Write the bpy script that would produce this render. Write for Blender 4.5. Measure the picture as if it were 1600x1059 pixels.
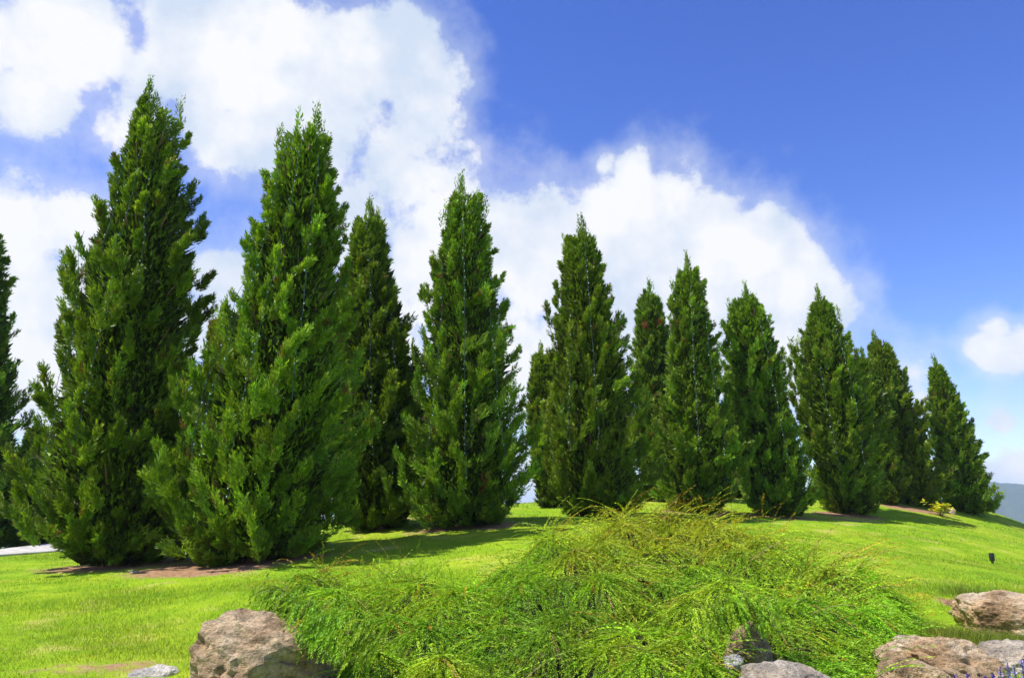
import bpy, bmesh, math, random
import numpy as np
from mathutils import Vector, noise as mnoise

# ------------------------------------------------------------------ camera
sc = bpy.context.scene
for o in list(bpy.data.objects):
    bpy.data.objects.remove(o)
EYE = 1.62
FPX = 1220.0                                  # focal length in photograph pixels
PITCH = math.atan((800 - 529.5) / FPX)
cam_d = bpy.data.cameras.new("camera")
cam_d.sensor_width = 36
cam_d.lens = FPX / 1600 * 36
cam_d.clip_start = 0.1
cam_d.clip_end = 12000
cam = bpy.data.objects.new("camera", cam_d)
sc.collection.objects.link(cam)
cam.location = (0, 0, EYE)
cam.rotation_euler = (math.pi / 2 + PITCH, 0, 0)
sc.camera = cam

# ------------------------------------------------------------------ sun and sky
SUN_EL = math.radians(57)
SUN_AZ = math.radians(-104)                   # compass angle from +Y towards +X: the sun stands left of the camera
sun_dir = Vector((math.sin(SUN_AZ) * math.cos(SUN_EL), math.cos(SUN_AZ) * math.cos(SUN_EL), math.sin(SUN_EL)))
sl = bpy.data.lights.new("sun", 'SUN')
sl.energy = 4.6
sl.angle = math.radians(0.53)
sl.color = (1.0, 0.955, 0.87)
sun = bpy.data.objects.new("sun", sl)
sc.collection.objects.link(sun)
sun.rotation_euler = (-sun_dir).to_track_quat('-Z', 'Y').to_euler()
sun.location = (-20, -10, 30)

sc.render.engine = 'CYCLES'
sc.cycles.use_denoising = True
sc.cycles.max_bounces = 6
sc.cycles.diffuse_bounces = 3
sc.cycles.transmission_bounces = 4
sc.cycles.volume_bounces = 0
sc.cycles.caustics_reflective = False
sc.cycles.caustics_refractive = False
sc.view_settings.view_transform = 'Standard'
sc.view_settings.look = 'None'
sc.view_settings.gamma = 1
sc.view_settings.exposure = 0.75

fwd = np.array([0, math.cos(PITCH), math.sin(PITCH)])
upv = np.array([0, -math.sin(PITCH), math.cos(PITCH)])

def ray(px, py):
    return fwd * FPX + np.array([1.0, 0, 0]) * (px - 800) + upv * (529.5 - py)

def P(px, py, depth):
    """world point seen at a photograph pixel, at a given distance along +Y"""
    r = ray(px, py)
    return np.array([0, 0, EYE]) + r * (depth / r[1])

def build_world():
    w = bpy.data.worlds.new("World")
    sc.world = w
    w.use_nodes = True
    nt = w.node_tree
    nt.nodes.clear()
    N = nt.nodes.new
    L = nt.links.new
    out = N('ShaderNodeOutputWorld')
    sky = N('ShaderNodeTexSky')
    sky.sky_type = 'NISHITA'
    sky.sun_disc = False
    sky.sun_elevation = SUN_EL
    sky.sun_rotation = SUN_AZ
    sky.altitude = 800
    sky.air_density = 1.0
    sky.dust_density = 0.35
    sky.ozone_density = 3.0
    hs = N('ShaderNodeHueSaturation')
    hs.inputs['Saturation'].default_value = 1.27
    hs.inputs['Hue'].default_value = 0.523
    L(sky.outputs[0], hs.inputs['Color'])
    bg = N('ShaderNodeBackground')
    bg.inputs['Strength'].default_value = 0.135
    L(hs.outputs[0], bg.inputs['Color'])
    tc = N('ShaderNodeTexCoord')
    d = tc.outputs['Generated']
    # big billows warp the direction, small ones fray the edge
    def fbm(scale, detail, rough, off):
        mp = N('ShaderNodeMapping')
        mp.inputs['Location'].default_value = off
        L(d, mp.inputs['Vector'])
        n = N('ShaderNodeTexNoise')
        n.inputs['Scale'].default_value = scale
        n.inputs['Detail'].default_value = detail
        n.inputs['Roughness'].default_value = rough
        L(mp.outputs[0], n.inputs['Vector'])
        return n
    def math_(op, a, b=None, c=None, clamp=False):
        m = N('ShaderNodeMath')
        m.operation = op
        m.use_clamp = clamp
        for i, v in enumerate((a, b, c)):
            if v is None:
                continue
            if isinstance(v, (int, float)):
                m.inputs[i].default_value = v
            else:
                L(v, m.inputs[i])
        return m.outputs[0]
    blobs = [  # pixel x, pixel y, radius in pixels, weight
        (90, 50, 150, 1), (60, 150, 95, .9), (210, 205, 85, .75), (330, 70, 150, 1), (250, 120, 90, .6), (430, 150, 150, 1),
        (560, 90, 125, 1), (640, 110, 105, 1), (665, 170, 92, 1), (500, 200, 150, 1), (620, 260, 120, .8),
        (420, 60, 150, 1), (345, 215, 95, .9), (700, 300, 90, .55), (560, 330, 130, .7), (690, 400, 170, .8),
        (90, 350, 130, .75), (180, 420, 160, .8), (40, 480, 170, .9), (340, 430, 90, .7), (60, 620, 160, .7), (330, 520, 100, .7),
        (800, 370, 110, 1), (860, 420, 140, 1), (960, 340, 85, 1), (985, 275, 46, .85), (1010, 400, 150, 1),
        (940, 265, 30, .5), (1060, 320, 40, .5), (1130, 370, 85, 1), (1200, 390, 95, 1), (1275, 395, 36, .8), (1250, 450, 95, 1), (1290, 480, 60, .8),
        (1100, 480, 170, 1), (930, 520, 170, 1), (780, 560, 170, .8), (1200, 560, 130, .7), (600, 560, 150, .7),
        (1545, 545, 46, .75), (1590, 550, 50, .75), (1555, 515, 30, .6), (1565, 662, 40, .38), (1590, 735, 62, .75), (1530, 750, 50, .6),
        (1420, 590, 45, .35), (1450, 640, 40, .32), (1640, 560, 60, .8), (1700, 740, 90, .8), (820, 770, 120, .8), (1335, 495, 18, .5),
        (-80, 60, 150, 1), (-120, 300, 140, .8), (-200, 560, 200, .8), (-300, 150, 130, .9),
    ]
    dirs = []
    for (x, y, r, wt) in blobs:
        v = ray(x, y)
        v = v / np.linalg.norm(v)
        cosine = v @ fwd
        dirs.append((v, r / FPX * cosine, wt))
    rr = random.Random(11)
    while len(dirs) < len(blobs) + 34:          # the same kind of broken cumulus round the rest of the sky
        az = rr.uniform(0, 2 * math.pi)
        el = math.radians(rr.uniform(4, 50))
        if abs((az + math.pi) % (2 * math.pi) - math.pi) < math.radians(52):
            continue
        base = np.array([math.sin(az) * math.cos(el), math.cos(az) * math.cos(el), math.sin(el)])
        dirs.append((base, rr.uniform(.08, .2), rr.uniform(.7, 1)))
    warp = fbm(5.5, 2, .5, (3.1, 1.7, .4))
    vs = N('ShaderNodeVectorMath'); vs.operation = 'SUBTRACT'
    L(warp.outputs['Color'], vs.inputs[0]); vs.inputs[1].default_value = (.5, .5, .5)
    vm = N('ShaderNodeVectorMath'); vm.operation = 'MULTIPLY_ADD'
    L(vs.outputs[0], vm.inputs[0]); vm.inputs[1].default_value = (.06, .06, .06); L(d, vm.inputs[2])
    dw = vm.outputs[0]
    field = None
    for v, r, wt in dirs:
        dn = N('ShaderNodeVectorMath'); dn.operation = 'DISTANCE'
        L(dw, dn.inputs[0]); dn.inputs[1].default_value = tuple(v)
        f = math_('MULTIPLY_ADD', dn.outputs['Value'], -1.0 * wt / r, wt)
        field = f if field is None else math_('SMOOTH_MAX', field, f, .12)
    n1 = fbm(15, 10, .62, (0, 0, 0))
    n2 = fbm(5.0, 5, .55, (7, 2, 1))
    a1 = math_('MULTIPLY_ADD', n1.outputs[0], 1.35, -.72)
    a2 = math_('MULTIPLY_ADD', n2.outputs[0], .8, -.43)
    tot = math_('ADD', math_('ADD', field, a1), a2)
    mr = N('ShaderNodeMapRange'); mr.interpolation_type = 'SMOOTHSTEP'
    L(tot, mr.inputs['Value'])
    mr.inputs['From Min'].default_value = -.02
    mr.inputs['From Max'].default_value = .36
    # cloud colour: white with a little blue-grey modelling
    n3 = fbm(9, 6, .55, (1.3, 5.0, 2.2))
    cr = N('ShaderNodeValToRGB')
    cr.color_ramp.elements[0].position = .46
    cr.color_ramp.elements[0].color = (.66, .755, .90, 1)
    cr.color_ramp.elements[1].position = .70
    cr.color_ramp.elements[1].color = (.97, .975, .985, 1)
    dens = math_('MULTIPLY_ADD', tot, .18, n3.outputs[0])
    L(dens, cr.inputs[0])
    bc = N('ShaderNodeBackground')
    bc.inputs['Strength'].default_value = .62
    L(cr.outputs[0], bc.inputs['Color'])
    mix = N('ShaderNodeMixShader')
    veil = N('ShaderNodeMapRange'); veil.interpolation_type = 'SMOOTHSTEP'      # thin vapour round the cumulus
    L(tot, veil.inputs['Value'])
    veil.inputs['From Min'].default_value = -.52
    veil.inputs['From Max'].default_value = .25
    veil.inputs['To Max'].default_value = .42
    L(math_('MAXIMUM', math_('MULTIPLY', mr.outputs[0], .97), veil.outputs[0]), mix.inputs[0])
    L(bg.outputs[0], mix.inputs[1])
    L(bc.outputs[0], mix.inputs[2])
    L(mix.outputs[0], out.inputs['Surface'])

build_world()

# ------------------------------------------------------------------ helpers
COL = sc.collection

def tag(o, label=None, cat=None, group=None, kind=None):
    if label: o["label"] = label
    if cat: o["category"] = cat
    if group: o["group"] = group
    if kind: o["kind"] = kind
    return o

def empty(name, loc):
    o = bpy.data.objects.new(name, None)
    o.location = tuple(loc)
    o.empty_display_size = 0.2
    COL.objects.link(o)
    return o

def np_mesh(name, V, F, mat, tint=None, smooth=False):
    """V (n,3), F (m,k) one face size; tint (n,3) goes to the colour attribute 'tint'"""
    V = np.ascontiguousarray(V, dtype=np.float32)
    F = np.ascontiguousarray(F, dtype=np.int32)
    me = bpy.data.meshes.new(name)
    me.vertices.add(len(V))
    me.vertices.foreach_set("co", V.ravel())
    k = F.shape[1]
    me.loops.add(F.size)
    me.loops.foreach_set("vertex_index", F.ravel())
    me.polygons.add(len(F))
    me.polygons.foreach_set("loop_start", np.arange(0, F.size, k, dtype=np.int32))
    me.update(calc_edges=True)
    me.polygons.foreach_set("use_smooth", np.full(len(F), smooth, dtype=bool))
    if tint is not None:
        a = me.color_attributes.new("tint", 'FLOAT_COLOR', 'POINT')
        c = np.ones((len(V), 4), dtype=np.float32)
        c[:, :3] = tint
        a.data.foreach_set("color", c.ravel())
    me.materials.append(mat)
    me.update()
    return me

def link(name, me, parent=None, loc=None):
    o = bpy.data.objects.new(name, me)
    COL.objects.link(o)
    if parent is not None:
        o.parent = parent
    if loc is not None:
        o.location = tuple(loc)
    return o

def norm(a):
    return a / np.maximum(np.linalg.norm(a, axis=-1, keepdims=True), 1e-9)

def tube(pts, radii, sides=6):
    pts = np.asarray(pts, float)
    n = len(pts)
    t = norm(np.gradient(pts, axis=0))
    ref = np.array([0.31, 0.95, 0.05])
    a = norm(np.cross(t, ref)); b = np.cross(t, a)
    ang = np.linspace(0, 2 * np.pi, sides, endpoint=False)
    V = pts[:, None] + np.asarray(radii)[:, None, None] * (np.cos(ang)[None, :, None] * a[:, None] + np.sin(ang)[None, :, None] * b[:, None])
    i = np.arange(n - 1)[:, None] * sides
    j = np.arange(sides)[None]
    F = np.stack([i + j, i + (j + 1) % sides, i + sides + (j + 1) % sides, i + sides + j], -1).reshape(-1, 4)
    return V.reshape(-1, 3), F

def join(parts):
    Vs, Fs, o = [], [], 0
    for V, F in parts:
        Vs.append(V); Fs.append(F + o); o += len(V)
    return np.concatenate(Vs), np.concatenate(Fs)

class MatB:
    def __init__(s, name, rough=.7):
        s.m = bpy.data.materials.new(name)
        s.m.use_nodes = True
        s.nt = s.m.node_tree
        s.bsdf = s.nt.nodes["Principled BSDF"]
        s.out = s.nt.nodes["Material Output"]
        s.bsdf.inputs['Roughness'].default_value = rough
        s.bsdf.inputs['Specular IOR Level'].default_value = .3
    def n(s, t, **kw):
        x = s.nt.nodes.new(t)
        for k, v in kw.items():
            x.inputs[k].default_value = v
        return x
    def l(s, a, b): s.nt.links.new(a, b)
    def pos(s):
        return s.n('ShaderNodeNewGeometry').outputs['Position']
    def obj(s):
        return s.n('ShaderNodeTexCoord').outputs['Object']
    def noise(s, vec, scale, detail=4, rough=.55):
        x = s.n('ShaderNodeTexNoise', Scale=scale, Detail=detail, Roughness=rough)
        s.l(vec, x.inputs['Vector'])
        return x.outputs[0]
    def ramp(s, fac, stops):
        x = s.n('ShaderNodeValToRGB')
        e = x.color_ramp.elements
        while len(e) < len(stops): e.new(.5)
        for i, (p, c) in enumerate(stops):
            e[i].position = p; e[i].color = (*c, 1)
        s.l(fac, x.inputs[0])
        return x.outputs[0]
    def mix(s, fac, a, b, mode='MIX'):
        x = s.n('ShaderNodeMix'); x.data_type = 'RGBA'; x.blend_type = mode
        for v, i in ((fac, 0), (a, 6), (b, 7)):
            if isinstance(v, (int, float)): x.inputs[i].default_value = v
            elif isinstance(v, tuple): x.inputs[i].default_value = (*v, 1)
            else: s.l(v, x.inputs[i])
        return x.outputs[2]
    def bump(s, h, strength=.5, dist=.02, normal=None):
        x = s.n('ShaderNodeBump', Strength=strength, Distance=dist)
        s.l(h, x.inputs['Height'])
        if normal is not None: s.l(normal, x.inputs['Normal'])
        s.l(x.outputs[0], s.bsdf.inputs['Normal'])
        return x.outputs[0]
    def base(s, c):
        if isinstance(c, tuple): s.bsdf.inputs['Base Color'].default_value = (*c, 1)
        else: s.l(c, s.bsdf.inputs['Base Color'])
        return s

def leaf_mat(name, transl=.25, rough=.55, spec=.25, patch=None):
    b = MatB(name, rough)
    b.bsdf.inputs['Specular IOR Level'].default_value = spec
    at = b.n('ShaderNodeAttribute'); at.attribute_name = "tint"
    c = at.outputs['Color']
    if patch:
        nz = b.noise(b.pos(), patch[0], 3)
        c = b.mix(1.0, c, b.ramp(nz, [(.3, patch[1]), (.7, patch[2])]), 'MULTIPLY')
    b.base(c)
    tr = b.n('ShaderNodeBsdfTranslucent')
    b.l(b.mix(1.0, c, (1.25, 1.2, .55), 'MULTIPLY'), tr.inputs['Color'])
    ms = b.n('ShaderNodeMixShader'); ms.inputs[0].default_value = transl
    b.l(b.bsdf.outputs[0], ms.inputs[1]); b.l(tr.outputs[0], ms.inputs[2])
    b.l(ms.outputs[0], b.out.inputs['Surface'])
    return b.m

# ------------------------------------------------------------------ terrain heights
class TPS:
    def __init__(s, pts, lam=.02):
        pts = np.asarray(pts, float)
        s.c = pts[:, :2]
        n = len(pts)
        K = s.k(s.c, s.c) + lam * np.eye(n)
        Pm = np.c_[np.ones(n), s.c]
        A = np.block([[K, Pm], [Pm.T, np.zeros((3, 3))]])
        s.w = np.linalg.solve(A, np.r_[pts[:, 2], 0, 0, 0])
    @staticmethod
    def k(a, b):
        d2 = ((a[:, None] - b[None]) ** 2).sum(-1)
        return .5 * d2 * np.log(d2 + 1e-9)
    def __call__(s, x, y):
        x = np.asarray(x, float); y = np.asarray(y, float)
        q = np.c_[x.ravel(), y.ravel()]
        r = np.empty(len(q))
        for i in range(0, len(q), 40000):
            qq = q[i:i + 40000]
            r[i:i + 40000] = s.k(qq, s.c) @ s.w[:-3] + np.c_[np.ones(len(qq)), qq] @ s.w[-3:]
        return r.reshape(x.shape)

bed_px = [
    (800, 872, 9.2), (850, 832, 9.3), (950, 818, 9.4), (1060, 810, 9.4), (1150, 816, 9.3), (1210, 846, 9.1),
    (430, 905, 8.2), (500, 876, 8.6), (560, 884, 8.6), (640, 890, 8.6), (720, 907, 8.6), (1300, 868, 8.6), (1380, 890, 8.3),
    (420, 940, 7.1), (520, 930, 7.3), (640, 945, 7.2), (760, 935, 7.4), (880, 890, 7.7), (1000, 872, 7.8), (1120, 880, 7.7), (1230, 890, 7.6), (1330, 905, 7.3), (1400, 925, 7.2),
    (480, 985, 6.3), (600, 1000, 6.2), (740, 1005, 6.2), (880, 972, 6.4), (1000, 960, 6.5), (1120, 955, 6.4), (1250, 965, 6.3), (1350, 975, 6.2), (1425, 975, 6.5),
    (540, 1059, 5.6), (700, 1072, 5.3), (880, 1070, 5.3), (1000, 1070, 5.3), (1110, 1050, 5.4), (1250, 1040, 5.5), (1390, 1045, 5.5),
    (600, 1150, 4.9), (900, 1170, 4.7), (1250, 1140, 4.9),
]
bed_pts = [P(*p) for p in bed_px]
bed_z = TPS(bed_pts, .01)

ground_px = [
    (0, 1059, 6.4), (150, 1059, 6.4), (300, 1065, 6.3), (0, 960, 8.9), (200, 960, 8.9), (370, 955, 8.7), (0, 888, 14), (-250, 890, 14), (180, 885, 13.2), (400, 876, 12.8),
    (-50, 866, 18), (110, 858, 18), (-300, 875, 18), (550, 868, 12.6), (600, 838, 15.5), (735, 822, 15.5), (700, 872, 11.6), (740, 905, 10.0),
    (850, 784, 26), (860, 806, 19), (925, 806, 18), (720, 795, 23), (400, 832, 22), (200, 845, 23), (590, 812, 18),
    (1010, 778, 27), (1150, 772, 29), (1085, 800, 20), (1220, 808, 20.5), (1330, 804, 22.5), (1425, 794, 25.5), (1510, 806, 26.5), (1400, 785, 31), (1280, 776, 31),
    (1560, 803, 29.5), (1610, 826, 28), (1700, 865, 26), (1620, 870, 17.5), (1551, 880, 15.5), (1400, 830, 18.5), (1200, 835, 15.5), (1300, 852, 13.5), (1450, 893, 11.5),
    (1600, 925, 10.3), (1500, 940, 9.2), (1440, 990, 7.0), (1600, 1005, 7.4), (1420, 1065, 5.6), (1600, 1065, 5.6), (1750, 960, 9),
]
g_pts = [P(*p) for p in ground_px]
for p in bed_pts:
    if p[1] > 5.5:
        g_pts.append(p - np.array([0, 0, .38 if p[1] < 8 else .5]))
g_pts += [(0, 0, .0), (-4, 1, .02), (4, 1, .0), (0, 3, .05), (-3, 4, .06), (2.5, 4, .06), (-8, 4, .1), (8, 4, .1), (-1, 4.9, .1), (1.5, 4.9, .1), (0, -6, 0), (-10, -6, 0), (10, -6, 0),
          (0, 38, .4), (-12, 36, -.4), (14, 38, .2), (24, 34, -2.2), (-20, 20, .5), (22, 20, -1.6), (16, 10, -.2), (-16, 8, .3)]
g_tps = TPS(g_pts, .03)

def gz(x, y):
    x = np.asarray(x, float); y = np.asarray(y, float)
    cx = np.clip(x, -26, 26); cy = np.clip(y, -10, 40)
    z = g_tps(cx, cy)
    r = np.sqrt((x - cx) ** 2 + (y - cy) ** 2) + np.maximum(0, y - 33) * .6
    drop = 70 * (1 - np.exp(-(r / 130) ** 1.3))
    return z - drop

def gz1(x, y):
    return float(gz(np.array([x]), np.array([y]))[0])

# soil patches: (pixel x, pixel y, depth, radius x, radius y, amount)
soil_px = [(185, 872, 13.4, 1.5, 1.0, .9), (330, 889, 12.3, 1.15, 1.05, 1.3), (430, 872, 12.9, 1.1, .7, .9), (110, 885, 13.6, .6, .35, .5), (735, 822, 15.6, 1.5, .75, .85), (775, 830, 14.9, .4, .25, .9),
           (590, 812, 18, 1.2, .6, .8), (620, 820, 17, .9, .3, .6), (925, 806, 18, 1.2, .7, .8), (1085, 802, 20, 1.2, .7, .8), (1220, 808, 20.5, 1.3, .7, .8), (1325, 805, 22.3, 1.2, .7, .9),
           (1425, 797, 25.3, 1.5, .9, .8), (1330, 815, 20.9, .8, .4, .7), (1500, 805, 26.5, .8, .6, .5), (150, 1046, 6.65, .8, .3, .56), (215, 1040, 6.75, .3, .3, .62), (60, 1052, 6.6, .7, .25, .46), (500, 895, 10.5, .5, .2, .4), (1500, 938, 9.2, .35, .3, .8)]
soil_c = []
for (x, y, dd, rx, ry, a) in soil_px:
    p = P(x, y, dd)
    soil_c.append((p[0], p[1], rx, ry, a))

def soil(x, y):
    s = np.zeros_like(x)
    for cx, cy, rx, ry, a in soil_c:
        s = np.maximum(s, a * np.exp(-(((x - cx) / rx) ** 2 + ((y - cy) / ry) ** 2) * .9))
    return s

def grid_axis(fine0, fine1, step, far, ratio=1.16):
    a = list(np.arange(fine0, fine1 + 1e-6, step))
    s = step; v = a[-1]
    while v < far:
        s *= ratio; v += s; a.append(v)
    s = step; v = a[0]
    lo = []
    while v > -far:
        s *= ratio; v -= s; lo.append(v)
    return np.array(lo[::-1] + a)

# ------------------------------------------------------------------ materials
def ground_material():
    b = MatB("lawn_soil", .9)
    b.bsdf.inputs['Specular IOR Level'].default_value = .1
    p = b.pos()
    n1 = b.noise(p, .45, 4)
    n2 = b.noise(p, 2.6, 5, .6)
    n3 = b.noise(p, 45, 4, .7)
    g = b.ramp(n1, [(.32, (.165, .32, .010)), (.52, (.25, .385, .014)), (.7, (.33, .41, .03))])
    g2 = b.ramp(n2, [(.33, (.7, .8, .6)), (.66, (1.15, 1.08, 1.1))])
    g = b.mix(1.0, g, g2, 'MULTIPLY')
    f = b.ramp(n3, [(.3, (.62, .66, .5)), (.7, (1.25, 1.2, 1.2))])
    g = b.mix(.85, g, b.mix(1.0, g, f, 'MULTIPLY'))
    s = b.ramp(b.noise(p, 14, 6, .65), [(.3, (.17, .085, .045)), (.52, (.31, .18, .10)), (.72, (.42, .29, .18))])
    dryp = b.ramp(b.noise(p, 1.1, 5, .65), [(.56, (0, 0, 0)), (.72, (1, 1, 1))])
    g = b.mix(dryp, g, (.42, .40, .10))
    at = b.n('ShaderNodeAttribute'); at.attribute_name = "tint"
    sep = b.n('ShaderNodeSeparateColor'); b.l(at.outputs['Color'], sep.inputs[0])
    m = b.n('ShaderNodeMath'); m.operation = 'MULTIPLY_ADD'
    b.l(b.noise(p, 7, 6, .7), m.inputs[0]); m.inputs[1].default_value = .9
    m2 = b.n('ShaderNodeMath'); m2.operation = 'ADD'
    b.l(sep.outputs[0], m2.inputs[0]); m2.inputs[1].default_value = -.45
    b.l(m2.outputs[0], m.inputs[2])
    mr = b.n('ShaderNodeMapRange'); b.l(m.outputs[0], mr.inputs[0])
    mr.inputs[1].default_value = .38; mr.inputs[2].default_value = .62
    b.base(b.mix(mr.outputs[0], g, s))
    b.bump(b.noise(p, 60, 4, .7), .6, .03)
    return b.m

def rock_material(name, cols, seed):
    b = MatB(name, .85)
    b.bsdf.inputs['Specular IOR Level'].default_value = .2
    o = b.obj()
    mp = b.n('ShaderNodeMapping'); b.l(o, mp.inputs[0])
    mp.inputs['Location'].default_value = (seed, seed * .7, seed * 1.3)
    v = mp.outputs[0]
    st = b.n('ShaderNodeMapping'); b.l(v, st.inputs[0])
    st.inputs['Rotation'].default_value = (.5, .35, .3 * seed); st.inputs['Scale'].default_value = (1.6, 1.6, 6)
    c = b.ramp(b.noise(v, 3.2, 8, .62), [(.3, cols[0]), (.46, cols[1]), (.6, cols[2]), (.75, cols[3])])
    lay = b.ramp(b.noise(st.outputs[0], 3.2, 6, .65), [(.34, (.5, .48, .46)), (.5, (1, .98, .95)), (.68, (1.3, 1.2, 1.08))])
    c = b.mix(.8, c, b.mix(1.0, c, lay, 'MULTIPLY'))
    sp = b.ramp(b.noise(v, 38, 5, .7), [(.36, (.55, .53, .5)), (.5, (1, 1, 1)), (.66, (1.35, 1.3, 1.22))])
    c = b.mix(.75, c, b.mix(1.0, c, sp, 'MULTIPLY'))
    b.base(c)
    h = b.n('ShaderNodeMath'); h.operation = 'ADD'
    b.l(b.noise(v, 26, 8, .7), h.inputs[0]); b.l(b.noise(st.outputs[0], 7, 6, .65), h.inputs[1])
    b.bump(h.outputs[0], 1.0, .06)
    return b.m

def bark_material():
    b = MatB("juniper_bark", .9)
    mp = b.n('ShaderNodeMapping'); b.l(b.obj(), mp.inputs[0]); mp.inputs['Scale'].default_value = (1, 1, .18)
    n = b.noise(mp.outputs[0], 26, 6, .65)
    b.base(b.ramp(n, [(.32, (.10, .05, .03)), (.55, (.26, .14, .085)), (.75, (.38, .24, .16))]))
    b.bump(n, .8, .02)
    return b.m

def simple(name, c, rough=.6, var=.15, scale=12):
    b = MatB(name, rough)
    n = b.noise(b.obj(), scale, 5)
    b.base(b.ramp(n, [(.3, tuple(x * (1 - var) for x in c)), (.7, tuple(min(1, x * (1 + var)) for x in c))]))
    return b.m

M_ground = ground_material()
M_juniper = leaf_mat("juniper_foliage", .27, .5, .3)
M_bed = leaf_mat("spreading_juniper_foliage", .30, .55, .25)
M_grass = leaf_mat("grass_blade", .35, .5, .25, (.55, (.58, .82, .6), (1.5, 1.10, 1.7)))
M_bark = bark_material()
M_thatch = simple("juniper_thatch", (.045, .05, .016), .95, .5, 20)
M_wire = simple("light_cable", (.05, .09, .07), .5)
M_bulb = simple("clear_bulb", (.55, .68, .74), .25, .1)
M_black = simple("black_plastic", (.016, .016, .017), .4, .2, 30)
M_grey = simple("grey_plastic", (.08, .08, .085), .5)

# ------------------------------------------------------------------ ground, path, mountain
def build_ground():
    xs = grid_axis(-14, 22, .16, 5200)
    ys = grid_axis(3, 34, .16, 5200)
    X, Y = np.meshgrid(xs, ys)
    Z = gz(X, Y)
    rs = np.random.default_rng(2)
    near = (np.abs(X) < 40) & (np.abs(Y) < 60)
    Z = Z + np.where(near, .012 * np.sin(X * 2.3 + np.sin(Y * 1.7)) * np.cos(Y * 2.1 + X) + rs.normal(0, .004, Z.shape), 0)
    far = np.hypot(X, Y - 15) > 300
    Z = Z + np.where(far, 6 * np.sin(X * .004) * np.cos(Y * .0051), 0)
    nx, ny = len(xs), len(ys)
    i = np.arange(ny - 1)[:, None] * nx + np.arange(nx - 1)[None]
    F = np.stack([i, i + 1, i + nx + 1, i + nx], -1).reshape(-1, 4)
    V = np.stack([X, Y, Z], -1).reshape(-1, 3)
    s = soil(V[:, 0], V[:, 1])
    tint = np.stack([s, s * 0, s * 0], -1)
    me = np_mesh("ground", V, F, M_ground, tint, True)
    tag(link("ground", me), kind="structure", label="sloping green lawn on the mound, worn to brown soil under the trees", cat="lawn")

build_ground()

def build_path():
    pts = np.array([P(-420, 893, 14.6), P(-200, 882, 15.6), P(-60, 872, 16.6), P(40, 865, 17.4), P(100, 859, 18.6), P(160, 855, 20.5)])
    t = np.linspace(0, 1, len(pts)); tt = np.linspace(0, 1, 60)
    xs = np.interp(tt, t, pts[:, 0]); ys = np.interp(tt, t, pts[:, 1])
    k = np.ones(9) / 9
    xs[4:-4] = np.convolve(xs, k, 'valid'); ys[4:-4] = np.convolve(ys, k, 'valid')
    dx, dy = np.gradient(xs), np.gradient(ys)
    l = np.hypot(dx, dy); nx, ny = -dy / l, dx / l
    offs = [(-.85, -.25), (-.85, .05), (-.83, .065), (.83, .065), (.85, .05), (.85, -.25)]
    V = []
    for a, h in offs:
        px, py = xs + nx * a, ys + ny * a
        V.append(np.stack([px, py, gz(xs, ys) + h], -1))
    V = np.stack(V, 1)
    n, m = V.shape[:2]
    i = np.arange(n - 1)[:, None] * m + np.arange(m - 1)[None]
    F = np.stack([i, i + 1, i + m + 1, i + m], -1).reshape(-1, 4)
    b = MatB("path_concrete", .9)
    nn = b.noise(b.pos(), 5, 7, .65)
    b.base(b.ramp(nn, [(.3, (.25, .235, .21)), (.5, (.42, .40, .37)), (.7, (.52, .5, .47))]))
    b.bump(b.noise(b.pos(), 50, 5), .4, .01)
    tag(link("path", np_mesh("path", V.reshape(-1, 3), F[:, ::-1], b.m)), kind="structure", label="pale concrete footpath curving behind the trees", cat="path")

build_path()

def build_mountain():
    xs = np.linspace(-2600, 3600, 420); ys = np.linspace(1300, 2700, 90)
    X, Y = np.meshgrid(xs, ys)
    Z = np.empty_like(X)
    ridge = np.interp(xs, [-2600, -1200, -400, 0, 300, 700, 1050, 1200, 1400, 1900, 2600, 3600], [-20, -14, -30, -34, -10, 30, 62, 58, 40, 24, 40, 10])
    for j in range(len(ys)):
        for i in range(len(xs)):
            x, y = xs[i], ys[j]
            prof = math.exp(-((y - 1950) / 330) ** 2)
            n = mnoise.fractal(Vector((x * .0021, y * .003, 1.7)), .9, 2.1, 6)
            fine = mnoise.noise(Vector((x * .06, y * .06, 3)))
            Z[j, i] = -92 + (ridge[i] + 92) * prof + n * 26 * prof + fine * 6
    nx, ny = len(xs), len(ys)
    i = np.arange(ny - 1)[:, None] * nx + np.arange(nx - 1)[None]
    F = np.stack([i, i + 1, i + nx + 1, i + nx], -1).reshape(-1, 4)
    b = MatB("forested_slope", .95)
    c = b.ramp(b.noise(b.pos(), .03, 6, .7), [(.35, (.018, .04, .012)), (.55, (.04, .075, .02)), (.7, (.075, .105, .035))])
    b.base(c)
    b.bump(b.noise(b.pos(), .08, 5, .7), 1, 8)
    me = np_mesh("mountain", np.stack([X, Y, Z], -1).reshape(-1, 3), F, b.m, None, True)
    tag(link("mountain", me), kind="structure", label="blue hazy forested mountain beyond the lawn", cat="mountain")

build_mountain()

# ------------------------------------------------------------------ conical juniper trees
def twig_quads(base, d, length, width, rng):
    """narrow scale-leaf sprays: base, two shoulders, tip"""
    n = len(base)
    side = norm(np.cross(d, rng.normal(size=(n, 3))))
    nrm = np.cross(side, d)
    mid = base + d * (length * .45)[:, None] + nrm * (length * .08)[:, None]
    V = np.stack([base, mid + side * (width * .5)[:, None], base + d * length[:, None], mid - side * (width * .5)[:, None]], 1)
    F = np.arange(n * 4).reshape(n, 4)
    return V.reshape(-1, 3), F

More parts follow.
